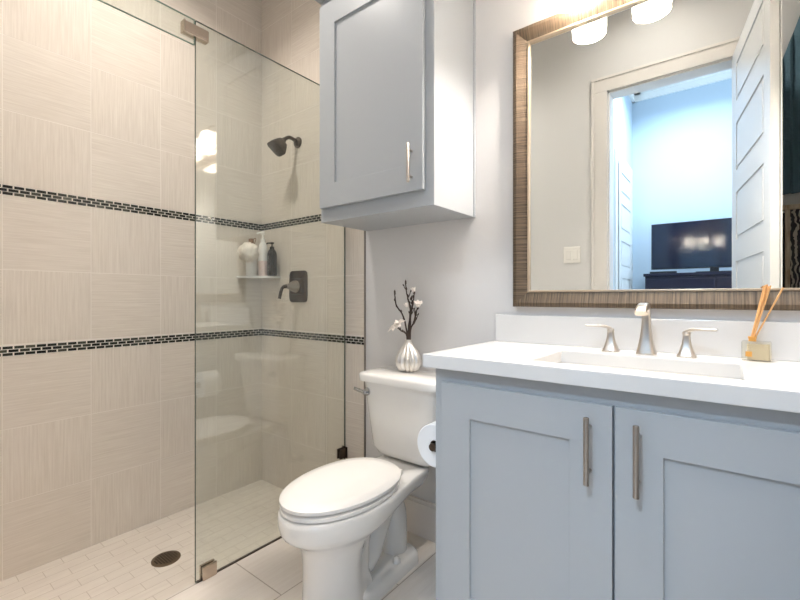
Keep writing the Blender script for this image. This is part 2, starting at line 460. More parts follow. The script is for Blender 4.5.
# chest of drawers with television and sound bar
ch = thing('chest_of_drawers', 'dark stained chest of drawers under the television, seen in the mirror', 'chest of drawers', (-.1, -2.22, 0))
CT = 1.335
bm = new(); box(bm, (-.6, -.2, .06), (.62, .2, CT - .03)); box(bm, (-.615, -.215, CT - .03), (.635, .215, CT)); box(bm, (-.57, -.18, 0), (.59, .18, .06))
obj('body', bm, M['chest'], ch, bevel=.004)
for r in range(5):
    for c in range(2):
        x0 = -.585 + c * .6; z0 = .09 + r * .24
        bm = new(); box(bm, (x0, .2, z0), (x0 + .585, .215, z0 + .225)); dr = obj('drawer', bm, M['chest'], ch, bevel=.004)
        bm = new(); lathe(bm, [(.006, 0), (.006, .012), (.015, .018), (.014, .026), (0, .029)], (x0 + .29, .215, z0 + .112), (0, 1, 0), n=14)
        obj('knob', bm, M['knob'], dr, smooth=40)
tv = thing('television', 'flat black television with blue room glare in its screen colour on the chest of drawers', 'television', (-.1, -2.15, CT + .002), math.radians(-.9)); tv.rotation_euler[0] = math.radians(.8)
bm = new(); box(bm, (-.557, -.02, .045), (.557, .012, .535)); obj('body', bm, M['tv_body'], tv, bevel=.003)
bm = new(); box(bm, (-.549, .012, .057), (.549, .0145, .527)); obj('screen', bm, M['tv_screen'], tv)
bm = new(); box(bm, (-.045, -.02, .008), (.03, .0, .06)); box(bm, (-.16, -.08, 0), (.15, .07, .008)); obj('stand', bm, M['tv_body'], tv, bevel=.002)
bm = new(); box(bm, (-.66, -2.11, CT), (-.42, -2.04, CT + .022)); tag(obj('media_box', bm, M['tv_body'], bevel=.004), 'low black media box on the chest beneath the left end of the television', 'media box')

# dark hanging and framed print behind the open door
bm = new()
nx = 12; rings = []
for k in range(nx + 1):
    x = .17 + .155 * k / nx; yb = YF1 + .03 + .012 * math.sin(k * 2.1) ; zt = 2.18 + .52 * (x - .17) / .155 * .9
    rings.append([(x, yb - .01, 1.64), (x, yb + .012, 1.64), (x, yb + .012, zt), (x, yb - .01, zt)])
loft(bm, rings)
tag(obj('hanging_towel', bm, M['teal'], smooth=60), 'dark teal cloth hanging behind the open door, seen at the mirror\'s right edge', 'towel')
fp = thing('framed_print', 'zebra-patterned print in a pale weathered wood frame behind the open door', 'picture', (.23, YF1, .9))
bm = new(); uvl = bm.loops.layers.uv.new('UVMap')
for lo, hi in (((.012, 0, 0), (.032, .03, .655)), ((0, 0, .655), (.095, .034, .68)), ((.012, 0, -.02), (.095, .03, 0))):
    box(bm, lo, hi)
for f in bm.faces:
    for l in f.loops: l[uvl].uv = (l.vert.co.z, l.vert.co.x + l.vert.co.y)
obj('frame', bm, M['pale_wood'], fp, bevel=.002)
bm = new(); box(bm, (.032, 0, 0), (.095, .014, .655)); obj('print', bm, M['zebra'], fp)
bm = new(); box(bm, (0, 0, .01), (.011, .02, .64)); obj('dark_edge', bm, M['hole'], fp)

# light switch on the front wall (mirror)
sw = thing('light_switch', 'white double light switch plate on the grey wall, reflected left of the doorway', 'light switch', (-.866, YF1, 1.383))
bm = new(); box(bm, (-.058, 0, -.057), (.058, .006, .057)); obj('plate', bm, M['white_plastic'], sw, bevel=.003)
for x in (-.023, .023):
    bm = new(); box(bm, (x - .016, .006, -.033), (x + .016, .010, .033)); obj('rocker', bm, M['white_plastic'], sw, bevel=.002)

# ------------------------------------------------------------------ ceiling lamps: shower light and added fill lamps
def can_light(x, y, z, power, label, r=.075, spread=150, color=NEUT, size=.14):
    t = thing('recessed_light', label, 'ceiling light', (x, y, z))
    bm = new(); lathe(bm, [(r + .02, -.006), (r + .02, 0), (r, 0), (r, -.004)], n=32, cap0=False, cap1=False); obj('trim_ring', bm, M['white_plastic'], t, smooth=40)
    bm = new(); lathe(bm, [(r, -.003), (r, -.001)], n=32); obj('lens', bm, M['lamp_disc'], t, smooth=40)
    l = bpy.data.lights.new('recessed_lamp', 'AREA'); l.shape = 'DISK'; l.size = size; l.energy = power; l.color = color; l.spread = math.radians(spread)
    o = bpy.data.objects.new('recessed_lamp', l); COL.objects.link(o); o.location = (0, 0, -.012); o.parent = t
can_light(-1.72, .72, ZC, P_CAN, 'recessed ceiling light above the shower floor', spread=135, size=.2)
can_light(-.35, .55, ZC, P_FILL, 'added recessed fill light in the ceiling in front of the vanity')  # unseen lamp added as general fill for the bathroom
can_light(-.3, -1.45, BZ, P_BED_FILL, 'added cool recessed fill light in the bedroom ceiling', color=(.64, .81, 1.0), size=.3)  # unseen lamp added to light the vanity front through the doorway

# ------------------------------------------------------------------ shower
gp = thing('shower_glass_panel', 'tall fixed clear glass panel between shower and toilet', 'glass panel', (XG, 0, 0))
T = .005
def pane(name, y0, y1, z0, z1, parent):
    bm = new(); vs = box(bm, (-T, y0, z0), (T, y1, z1))
    bm.normal_update()
    for f in bm.faces:
        if abs(f.normal.x) < .5: f.material_index = 1
    return obj(name, bm, [M['glass'], M['glass_edge']], parent)
pane('glass', .783, YB - .007, .003, 2.136, gp)
def clamp_bm(y0, y1, z0, z1):
    bm = new(); box(bm, (-.014, y0, z0), (-T, y1, z1)); box(bm, (T, y0, z0), (.014, y1, z1)); return bm
bm = clamp_bm(.805, .862, 0, .052); box(bm, (-.014, .805, -.0), (.014, .862, .003)); obj('floor_clip', bm, M['clip'], gp, bevel=.0015)
bm = clamp_bm(YB - .052, YB - .006, .245, .295); box(bm, (-.02, YB - .0095, .24), (.02, YB - .006, .30)); obj('wall_clip', bm, M['bronze'], gp, bevel=.0015)
bm = clamp_bm(.737, .829, 2.0735, 2.112); box(bm, (-.014, .737, 2.068), (.014, .829, 2.0735)); box(bm, (-.014, .7335, 2.068), (.02, .7385, 2.112)); obj('header_clamp', bm, M['clip'], gp, bevel=.0015)
hp = pane('glass_header_panel', YF1 + .0, .779, 2.041, 2.136, None); hp.data.materials[1] = mat('pale_glass_edge', (128, 152, 138), .15); hp.location = (XG, 0, 0)
tag(hp, 'narrow clear glass header strip spanning above the shower opening', 'glass panel')
bm = new(); box(bm, (XG - .0055, .79, 0), (XG + .0055, YB - .008, .0035)); struct(obj('trim_5', bm, M['bronze']))

sh = thing('wall_shower', 'dark bronze shower head on a short curved arm', 'shower head', (-1.98, YB - .0055, 1.988))
bm = new(); lathe(bm, [(.032, 0), (.032, .006), (.026, .014), (.014, .02)], (0, 0, 0), (0, -1, 0), n=28); obj('flange', bm, M['bronze'], sh, smooth=40)
bm = new(); tube(bm, smooth_path([(0, 0, 0), (.0, -.05, .012), (.0, -.078, .006), (-.002, -.10, -.014)]), .0105, 14); obj('arm', bm, M['bronze'], sh, smooth=60)
bm = new()
ax = Vector((-.10, -.62, -.80)).normalized(); p0 = Vector((-.002, -.098, -.011))
lathe(bm, [(.012, -.006), (.015, .004), (.014, .012), (.022, .018), (.028, .030)], p0, ax, n=28)
a_, b_ = frame_axes(ax)
rings = []
for h, w in ((.024, .028), (.036, .034), (.053, .041), (.068, .047), (.078, .049), (.081, .046)):
    rings.append([p0 + ax * h + a_ * x + b_ * y for x, y, _ in super_ring(0, 0, 0, w, w, 5, 32)])
loft(bm, rings)
sp = obj('spray_head', bm, M['bronze'], sh, smooth=45)

sv = thing('shower_valve', 'bronze rectangular shower valve plate with a lever handle', 'shower valve', (-1.975, YB - .0055, 1.148))
bm = new()
rings = [[(x, -d, y) for x, y, _ in super_ring(0, 0, 0, w, h, 7, 40)] for d, w, h in ((0, .079, .092), (.008, .079, .092), (.013, .072, .085))]
loft(bm, rings); rings = [[(x, -d, y) for x, y, _ in super_ring(0, 0, 0, w, h, 7, 40)] for d, w, h in ((.012, .05, .05), (.022, .046, .046))]
loft(bm, rings); obj('plate', bm, M['bronze'], sv, smooth=35)
bm = new(); lathe(bm, [(.036, .02), (.031, .04), (.02, .06), (.015, .078), (.013, .088)], (0, 0, 0), (0, -1, 0), n=28)
hd = obj('handle', bm, M['nickel_dark'], sv, smooth=40)
bm = new(); tube(bm, smooth_path([(.002, -.08, 0), (-.012, -.10, -.004), (-.022, -.108, -.03), (-.03, -.112, -.07)]), [.011] * 6 + [.009] * 6 + [.009] * 6 + [.010], 14)
obj('lever', bm, M['bronze'], hd, smooth=50)

dr = thing('shower_drain', 'round dark bronze drain grate in the shower floor', 'drain', (-1.968, .836, ZP))
bm = new(); lathe(bm, [(.058, 0), (.058, .003), (.052, .005), (.0, .005)], n=40); obj('grate', bm, M['steel_drain'], dr, smooth=30)
bm = new()
for i in range(-4, 5):
    for j in range(-4, 5):
        x, y = i * .0105 + (j % 2) * .005, j * .0105
        if x * x + y * y < .045 ** 2: lathe(bm, [(.0036, .0), (.0036, .0056)], (x, y, 0), n=8)
obj('holes', bm, M['hole'], dr)

# corner shelf and toiletries
zsh = 1.214
bm = new(); c = [(XL, 1.5745)]
pts = [(XL, YB - .0055), (XL + .2, YB - .0055), (XL + .2, YB - .055)]
for k in range(1, 8):
    t = k / 8; pts.append((XL + .2 - .15 * t + .03 * math.sin(PI * t) * 0, YB - .055 - .12 * t - .012 * math.sin(PI * t)))
pts += [(XL + .05, YB - .18), (XL, YB - .18)]
lo = [(x, y, zsh - .014) for x, y in pts]; hi = [(x, y, zsh) for x, y in pts]
loft(bm, [lo, hi]); tag(obj('corner_shelf', bm, M['porcelain'], bevel=.003), 'white corner shelf in the shower holding toiletries', 'shelf')
def at_ratio(px, y):
    u = (px - 400) / F_PX; s, c = math.sin(YAW), math.cos(YAW)
    return (-s + u * c) / (c + u * s) * y
bx = at_ratio(249, 1.455)
w = thing('lotion_bottle', 'white bottle with a brown cap behind the bath puff', 'bottle', (bx + .0, 1.47, zsh))
bm = new(); loft(bm, [super_ring(0, 0, z, a * 1, b, 3, 28) for z, a, b in ((0, .03, .022), (.004, .033, .024), (.10, .033, .024), (.125, .029, .021), (.138, .014, .013), (.142, .012, .012))]); obj('bottle', bm, M['white_plastic'], w, smooth=45)
bm = new(); lathe(bm, [(.0145, .14), (.0145, .166), (.012, .168)], n=20); obj('cap', bm, M['brown_plastic'], w, smooth=40)
# the puff: many ruffled lobes
bm = new()
bmesh.ops.create_icosphere(bm, subdivisions=4, radius=.058)
for v in bm.verts:
    d = v.co.normalized()
    n_ = math.sin(9 * d.x + 4 * d.y) * math.sin(8 * d.y - 5 * d.z) + .6 * math.sin(17 * d.z + 11 * d.x) * math.sin(15 * d.y + 3)
    v.co = d * (.055 + .006 * n_)
pf = tag(obj('bath_puff', bm, M['puff'], smooth=80, loc=(at_ratio(248.5, 1.40), 1.40, zsh + .135)), 'round cream bath puff hanging in front of the white bottle', 'bath puff')
bm = new(); tube(bm, smooth_path([(.0, .02, .04), (-.006, .03, .075), (.006, .045, .085), (.01, .03, .045)]), .002, 8); obj('cord', bm, M['brown_plastic'], pf, smooth=60)
w.scale = (1.05, 1.05, 1.36)
# pink and white pump bottle
p = thing('pump_bottle', 'tall white and pale pink pump bottle between the puff and the black bottle', 'bottle', (at_ratio(263, 1.50), 1.50, zsh))
bm = new(); loft(bm, [super_ring(0, 0, z, a, b, 3, 28) for z, a, b in ((0, .024, .02), (.004, .026, .022), (.075, .026, .022))]); obj('lower_body', bm, M['pink_plastic'], p, smooth=45)
bm = new(); loft(bm, [super_ring(0, 0, z, a, b, 3, 28) for z, a, b in ((.075, .0262, .0222), (.135, .026, .022), (.160, .02, .018), (.172, .011, .011))]); obj('upper_body', bm, M['white_plastic'], p, smooth=45)
bm = new(); lathe(bm, [(.014, .172), (.014, .186), (.005, .189), (.005, .208), (.012, .211), (.013, .222), (.008, .226)], n=20); tube(bm, [(0, 0, .217), (-.02, -.016, .217), (-.028, -.022, .212)], .005, 10); obj('pump', bm, M['white_plastic'], p, smooth=40)
p.scale = (1, 1, 1.2)
k_ = thing('pump_bottle', 'black pump bottle with pale lettering at the right end of the shower shelf', 'bottle', (at_ratio(272, 1.52), 1.52, zsh))
bm = new(); loft(bm, [super_ring(0, 0, z, a, b, 3, 28) for z, a, b in ((0, .028, .02), (.004, .030, .022), (.118, .030, .022), (.136, .022, .018), (.146, .011, .011))]); obj('bottle', bm, M['black_plastic'], k_, smooth=45)
bm = new(); lathe(bm, [(.013, .146), (.013, .158), (.004, .16), (.004, .172), (.012, .174), (.012, .182), (.004, .184)], n=20); tube(bm, [(0, 0, .178), (-.02, -.015, .178), (-.027, -.02, .174)], .0045, 10); obj('pump', bm, M['black_plastic'], k_, smooth=40)
for z, x0, x1 in ((.100, -.006, .004), (.090, -.004, .003), (.080, -.007, .002), (.050, -.014, .002), (.042, -.008, .004), (.034, -.015, -.004), (.026, -.010, .004)):
    bm = new(); box(bm, (x0, -.0235, z), (x1, -.0205, z + .0055)); obj('label_print', bm, M['grey_label'], k_, rot=(0, 0, math.radians(-22)))

k_.scale = (1, 1, 1.1)
# ------------------------------------------------------------------ wall cabinet above the toilet
wc = thing('wall_cabinet', 'blue-grey shaker wall cabinet hanging above the toilet', 'cabinet')
CX0, CX1, CY, CZ0, CZ1 = -1.442, -.836, 1.274, 1.42, 2.42
bm = new()
vs = box(bm, (CX0, CY, CZ0), (CX1, YB - .001, CZ1)); bm.normal_update()
for f in bm.faces:
    f.material_index = 0
obj('body', bm, [M['cab']], wc, bevel=.0015)
bm = new(); box(bm, (CX1 - .0, YB - .012, CZ0), (CX1 + .006, YB - .001, CZ1)); obj('scribe_strip', bm, M['cab'], wc)
bm = new(); box(bm, (CX0 - .012, CY - .03, CZ1 - .012), (CX1 + .02, YB - .001, CZ1 + .012)); box(bm, (CX0 - .03, CY - .055, CZ1 + .012), (CX1 + .045, YB - .001, CZ1 + .05)); obj('crown', bm, M['cab'], wc, bevel=.003)
bm = new(); shaker(bm, CX0 + .012, CX1 - .037, 1.479, CZ1 - .05, 1.254, 1.273, .095, .009, .1); wd = obj('door', bm, M['cab'], wc, bevel=.0015)
bar_pull('handle', -.921, 1.254, 1.506, 1.65, .0055, M['nickel'], wd, .026)

# ------------------------------------------------------------------ toilet
TX = -1.09
tl_ = thing('toilet', 'white two-piece toilet with closed lid beside the vanity', 'toilet', (TX, 0, 0))
def egg(z, yf, ym, yb, hw, hb, n=64, rc=.03):
    """outline: half-ellipse front at yf, widest at ym, tapering to half-width hb at the squared back yb"""
    right = []
    m = n // 4
    for i in range(m + 1):
        t = PI / 2 * i / m; right.append((hw * math.sin(t), ym - (ym - yf) * math.cos(t)))
    yc = yb - rc
    for i in range(1, 9):
        t = i / 8; s = t * t * (3 - 2 * t); right.append((hw + (hb - hw) * s, ym + (yc - ym) * t))
    for i in range(1, 6):
        t = PI / 2 * i / 5; right.append((hb - rc + rc * math.cos(t), yc + rc * math.sin(t)))
    left = [(-x, y) for x, y in right[1:]][::-1]
    return [(x, y, z) for x, y in right + left]
B = [(.0, .905, 1.03, 1.18, .104, .072), (.02, .902, 1.03, 1.18, .104, .072), (.10, .908, 1.03, 1.15, .098, .066), (.18, .907, 1.03, 1.15, .100, .066), (.23, .902, 1.035, 1.16, .107, .068),
     (.262, .888, 1.045, 1.20, .118, .073), (.282, .866, 1.055, 1.25, .134, .080), (.297, .844, 1.065, 1.31, .150, .092), (.311, .828, 1.07, 1.37, .161, .103), (.326, .820, 1.075, 1.42, .167, .112), (.345, .816, 1.08, 1.45, .170, .119),
     (.366, .815, 1.08, 1.458, .171, .122), (.380, .818, 1.08, 1.456, .169, .121), (.385, .826, 1.08, 1.45, .163, .116)]
bm = new(); loft(bm, [egg(*r) for r in B])
# trapway and foot behind the pedestal
tube(bm, smooth_path([(0, 1.10, .09), (0, 1.18, .10), (0, 1.23, .17), (0, 1.275, .245), (0, 1.32, .265), (0, 1.355, .20), (0, 1.36, .10), (0, 1.36, .02)]), .053, 18)
loft(bm, [egg(z, 1.02, 1.10, yb, hw, hb, 64, .05) for z, yb, hw, hb in ((0, 1.435, .104, .094), (.035, 1.435, .102, .092), (.05, 1.423, .088, .078))])
obj('bowl', bm, M['porcelain'], tl_, smooth=50)
for s in (-1, 1):
    bm = new(); lathe(bm, [(.015, .0), (.015, .012), (.011, .02), (.0, .023)], (s * .068, 1.29, .05), n=20); obj('bolt_cap', bm, M['porcelain'], tl_, smooth=50)
def oval(z, yf, yb, hw, n=64):
    yc = (yf + yb) / 2 + .01; out = []
    for k in range(n):
        t = 2 * PI * k / n; c, q = math.cos(t), math.sin(t)
        e = 2.0 if q < 0 else 2.3
        out.append((hw * math.copysign(abs(c) ** (2 / e), c), yc + ((yc - yf) if q < 0 else (yb - yc)) * math.copysign(abs(q) ** (2 / e), q), z))
    return out
bm = new(); loft(bm, [oval(*q) for q in ((.387, .828, 1.295, .160), (.390, .823, 1.300, .164), (.400, .823, 1.300, .164), (.404, .828, 1.295, .159))]); obj('seat', bm, M['seat'], tl_, smooth=50)
bm = new(); loft(bm, [oval(*q) for q in ((.409, .828, 1.302, .160), (.412, .822, 1.308, .165), (.423, .821, 1.309, .166), (.4285, .830, 1.302, .158), (.432, .87, 1.26, .125), (.4335, .98, 1.17, .05))]); obj('lid', bm, M['seat'], tl_, smooth=50)
bm = new()
bm.free()
for s in (-1, 1):
    bm = new(); lathe(bm, [(.010, -.02), (.011, 0), (.010, .02)], (s * .055, 1.314, .396), (1, 0, 0), n=16); obj('hinge', bm, M['seat'], tl_, smooth=50)
bm = new()
loft(bm, [super_ring(0, (y0 + y1) / 2, z, hw, (y1 - y0) / 2, 6, 64) for z, y0, y1, hw in ((.387, 1.425, 1.53, .12), (.40, 1.41, 1.548, .150), (.43, 1.395, 1.557, .168), (.60, 1.378, 1.563, .189), (.716, 1.366, 1.567, .200))])
obj('tank', bm, M['porcelain'], tl_, smooth=50)
bm = new()
loft(bm, [super_ring(0, (y0 + y1) / 2, z, hw, (y1 - y0) / 2, 6.5, 72) for z, y0, y1, hw in ((.716, 1.357, 1.570, .207), (.719, 1.349, 1.572, .214), (.744, 1.347, 1.572, .216), (.752, 1.351, 1.571, .212), (.756, 1.362, 1.566, .202))])
obj('tank_lid', bm, M['porcelain'], tl_, smooth=50)
bm = new(); lathe(bm, [(.018, 0), (.018, .006), (.013, .012), (.010, .024)], (-.162, 1.373, .672), (0, -1, 0), n=20); tube(bm, [(-.158, 1.350, .673), (-.19, 1.346, .679), (-.212, 1.344, .684)], [.009, .008, .0075], 12); obj('flush_lever', bm, M['chrome'], tl_, smooth=50)
# water supply
bm = new(); tube(bm, smooth_path([(-.16, 1.555, .16), (-.16, 1.50, .16), (-.155, 1.485, .22), (-.13, 1.48, .33), (-.12, 1.48, .42)]), .006, 10); lathe(bm, [(.022, 0), (.02, .01)], (-.16, 1.566, .16), (0, -1, 0), n=18); lathe(bm, [(.011, 0), (.011, .03)], (-.16, 1.52, .16), (0, -1, 0), n=14)
obj('supply_hose', bm, M['chrome'], tl_, smooth=50)

# vase with magnolia branches on the tank lid
VX, VY, VZ = -1.128, 1.508, .756
vs_ = thing('vase', 'ribbed silver bulb vase on the toilet tank lid', 'vase', (VX, VY, VZ))
bm = new(); lathe(bm, [(.030, 0), (.041, .006), (.052, .026), (.056, .046), (.052, .066), (.041, .088), (.027, .108), (.018, .124), (.014, .136), (.016, .141), (.013, .141), (.011, .130), (.02, .1), (.02, .03)], n=96, rib=.18, nrib=12); obj('body', bm, M['silver'], vs_, smooth=60)
BR = [  # tip dx, dy, dz and bends (relative to the neck), label
    ([(0, 0, -.09), (-.006, 0, .02), (-.02, -.01, .11), (-.052, -.02, .16), (-.062, -.02, .215)], 'forked dark twig leaning furthest left in the silver vase', [(.6, (-.02, 0, .02))]),
    ([(0, 0, -.09), (.004, .004, .03), (.006, .006, .14), (-.016, .01, .21), (-.024, .01, .26)], 'tallest dark twig standing upright in the silver vase', [(.7, (.016, 0, .03)), (.85, (-.012, 0, .016))]),
    ([(0, 0, -.09), (.006, -.004, .03), (.016, -.01, .12), (.036, -.012, .18), (.04, -.012, .215)], 'dark twig with a budding white blossom near its tip in the silver vase', [(.6, (-.02, 0, .04))]),
    ([(0, 0, -.09), (.008, .0, .02), (.030, .0, .09), (.052, .0, .15)], 'twig leaning right with a pale blossom in the silver vase', []),
    ([(0, 0, -.09), (-.004, -.012, .02), (-.012, -.03, .045), (-.022, -.045, .06)], 'short twig with a wide open white magnolia over the vase rim', []),
    ([(0, 0, -.09), (.002, .012, .03), (-.010, .022, .10), (.004, .024, .150), (.0, .024, .188)], 'short knotty dark twig in the middle of the silver vase', [(.55, (.022, 0, .03)), (.75, (-.02, 0, .022))]),
    ([(0, 0, -.09), (.010, .010, .03), (.022, .02, .085), (.020, .022, .125)], 'short bare twig behind the right-leaning blossom in the silver vase', [(.7, (.016, 0, .03))]),
]
def blossom(parent, c, size, n, openness, tilt):
    bm = new()
    for k in range(n):
        a0 = 2 * PI * k / n + .3
        R_ = Matrix.Rotation(tilt[1], 3, 'Y') @ Matrix.Rotation(tilt[0], 3, 'X') @ Matrix.Rotation(a0, 3, 'Z')
        rows = []
        for i in range(5):
            t = i / 4; wd_ = size * .30 * math.sin(PI * min(.18 + t * .80, .97)) + .0008
            r = size * t * math.sin(openness * (.45 + .55 * t)); h = size * t * math.cos(openness * (.45 + .55 * t))
            rows.append([(r, -wd_, h + .15 * wd_), (r + .0, 0, h - .12 * wd_), (r, wd_, h + .15 * wd_)])
        vv = [[bm.verts.new(Vector(c) + R_ @ Vector(q)) for q in row] for row in rows]
        for a, b in zip(vv, vv[1:]):
            for j in range(2): bm.faces.new((a[j], a[j + 1], b[j + 1], b[j]))
    obj('blossom', bm, M['petal'], parent, smooth=80, solid=.0008)
for i, (pts, lab, twigs) in enumerate(BR):
    t = thing('magnolia_branch', lab, 'branch', (VX, VY, VZ + .136), group='magnolia branches in the silver vase')
    ro = .0088 if i != 1 else 0; ra = (2.6, 0, .55, -.5, -1.57, 1.57, -.0)[i] if i != 6 else 1.05 - 2.1
    ox, oy = ro * math.cos(ra), ro * math.sin(ra)
    pts = [Vector(q) + Vector((ox, oy, 0)) * wgt - (Vector((q[0], q[1], 0)) if k < 2 else Vector((0, 0, 0))) for k, (q, wgt) in enumerate(zip(pts, (1.0, 1.0, .5, .2, 0)))]
    bm = new(); sp_ = smooth_path(pts, 6); n = len(sp_)
    sp_ = [q + Vector((random.uniform(-.0012, .0012), random.uniform(-.0012, .0012), 0)) for q in sp_]
    tube(bm, sp_, [.0043 - .0018 * k / n for k in range(n)], 8)
    for k in range(n // 2 - 1, n, 3): lathe(bm, [(.001, -.004), (.0042, 0), (.003, .005), (.0005, .010)], sp_[k] + Vector((random.choice((-1, 1)) * .003, 0, 0)), (random.uniform(-.6, .6), 0, 1), n=8)
    for f_, d in twigs:
        b0 = sp_[int(f_ * (n - 1))]; e = b0 + Vector(d); tube(bm, [b0, b0 + Vector(d) * .5 + Vector((0, 0, -.004)), e], [.0022, .002, .0018], 7)
        lathe(bm, [(.001, -.003), (.004, .002), (.0005, .011)], e, Vector(d), n=8)
    lathe(bm, [(.002, -.004), (.0045, .002), (.003, .008), (.0005, .014)], sp_[-1], (0, 0, 1), n=8)
    obj('stem', bm, M['bark'], t, smooth=60)
    if i == 0: pass
    if i == 2:
        blossom(t, pts[-1], .026, 6, .55, (.2, -.1))
        blossom(t, (pts[2][0] - .02, pts[2][1], pts[2][2] + .03), .022, 5, .5, (.1, -.5))
    if i == 3: blossom(t, pts[-1], .034, 6, .7, (.3, .3))
    if i == 4:
        blossom(t, pts[-1], .048, 7, 1.35, (.55, -.35))
        blossom(t, (pts[-1][0] + .004, pts[-1][1], pts[-1][2] + .006), .032, 5, .7, (.35, .1))

# ------------------------------------------------------------------ toilet paper
TPX, TPY, TPZ = -.786, 1.2, .580
tp = thing('toilet_paper_roll', 'large white toilet paper roll on the side of the vanity', 'toilet paper', (TPX, TPY, TPZ))
bm = new(); lathe(bm, [(.02, .001), (.071, 0), (.074, .003), (.074, .097), (.071, .1), (.02, .1)], (0, 0, 0), (0, 1, 0), n=48, cap0=False, cap1=False)
lathe(bm, [(.02, .0), (.02, .1)], (0, 0, 0), (0, 1, 0), n=32, cap0=False, cap1=False)
obj('paper', bm, M['paper'], tp, smooth=40)
bm = new(); lathe(bm, [(.0198, .002), (.0198, .098), (.0175, .098), (.0175, .002), (.0198, .002)], (0, 0, 0), (0, 1, 0), n=32, cap0=False, cap1=False); obj('core', bm, M['card'], tp, smooth=40)
th = thing('toilet_paper_holder', 'dark metal toilet paper holder fixed to the vanity side', 'holder', (TPX, TPY, TPZ))
bm = new(); lathe(bm, [(.013, -.016), (.014, -.012), (.009, -.008), (.009, .115)], (0, 0, 0), (0, 1, 0), n=20); tube(bm, smooth_path([(0, .112, 0), (.02, .12, 0), (.08, .12, 0)]), .007, 12); obj('arm', bm, M['bronze'], th, smooth=50)
bm = new(); lathe(bm, [(.022, 0), (.022, .006), (.014, .012)], (.0815, .12, 0), (-1, 0, 0), n=24); obj('mount', bm, M['bronze'], th, smooth=40)

# ------------------------------------------------------------------ vanity
va = thing('vanity_cabinet', 'blue-grey shaker vanity cabinet under the white countertop', 'cabinet')
VX0, VX1, VY0 = -.712, .28, 1.094
bm = new()
box(bm, (VX0, VY0 + .019, .1), (VX0 + .018, YB - .001, .8725)); box(bm, (VX1 - .018, VY0 + .019, .1), (VX1, YB - .001, .8725))
box(bm, (VX0 + .018, VY0 + .019, .1), (VX1 - .018, YB - .001, .118)); box(bm, (VX0 + .018, YB - .008, .118), (VX1 - .018, YB - .001, .8725))
box(bm, (VX0, VY0, .1), (VX0 + .045, VY0 + .019, .8725)); box(bm, (VX1 - .045, VY0, .1), (VX1, VY0 + .019, .8725))
box(bm, (VX0 + .045, VY0, .80), (VX1 - .045, VY0 + .019, .8725)); box(bm, (VX0 + .045, VY0, .1), (VX1 - .045, VY0 + .019, .15))
box(bm, (-.235, VY0, .15), (-.185, VY0 + .019, .80)); box(bm, (VX0 + .01, VY0 + .07, 0), (VX1 - .01, YB - .001, .1)); obj('body', bm, M['cab'], va)
bm = new(); shaker(bm, -.681, -.2125, .125, .832, 1.075, 1.0935, .096, .008); da = obj('door', bm, M['cab'], va, bevel=.0012)
bar_pull('handle', -.262, 1.075, .645, .805, .0065, M['nickel_dark'], da, .03)
bm = new(); shaker(bm, -.2065, .262, .125, .832, 1.075, 1.0935, .096, .008); db = obj('door', bm, M['cab'], va, bevel=.0012)
bar_pull('handle', -.159, 1.075, .645, .805, .0065, M['nickel_dark'], db, .03)

def ring_slab(bm, o, i, z0, z1):
    (x0, y0, x1, y1), (a0, b0, a1, b1) = o, i
    O = [(x0, y0), (x1, y0), (x1, y1), (x0, y1)]; I = [(a0, b0), (a1, b0), (a1, b1), (a0, b1)]
    OT = [bm.verts.new((*q, z1)) for q in O]; IT = [bm.verts.new((*q, z1)) for q in I]
    OB = [bm.verts.new((*q, z0)) for q in O]; IB = [bm.verts.new((*q, z0)) for q in I]
    for k in range(4):
        j = (k + 1) % 4
        for q in ((OT[k], OT[j], IT[j], IT[k]), (OB[j], OB[k], IB[k], IB[j]), (OB[k], OB[j], OT[j], OT[k]), (IB[j], IB[k], IT[k], IT[j])): bm.faces.new(q)
SX0, SX1, SY0, SY1 = -.432, .028, 1.142, 1.415
bm = new(); ring_slab(bm, (-.741, 1.063, .315, YB - .001), (SX0, SY0, SX1, SY1), .873, .912)
tag(obj('countertop', bm, M['quartz'], bevel=.003), 'white quartz countertop on the vanity cabinet', 'countertop')
bm = new(); box(bm, (-.732, YB - .02, .912), (.315, YB - .001, 1.018))
tag(obj('backsplash', bm, M['quartz'], bevel=.002), 'low white quartz backsplash strip along the wall behind the faucet', 'backsplash')
sk = thing('sink', 'white rectangular undermount sink set in the countertop', 'sink', ((SX0 + SX1) / 2, (SY0 + SY1) / 2, .8725))
hx, hy = (SX1 - SX0) / 2, (SY1 - SY0) / 2
bm = new(); loft(bm, [super_ring(0, 0, z, hx + a, hy + a, e, 64) for z, a, e in ((0, .022, 12), (0, .004, 12), (-.03, .003, 12), (-.10, -.012, 9), (-.125, -.025, 7), (-.135, -.05, 5), (-.138, -.1, 4))], cap0=False, cap1=True)
obj('basin', bm, M['porcelain'], sk, smooth=50)
bm = new(); lathe(bm, [(.03, -.138), (.03, -.134), (.022, -.133), (.02, -.136)], n=28); obj('drain', bm, M['nickel'], sk, smooth=40)

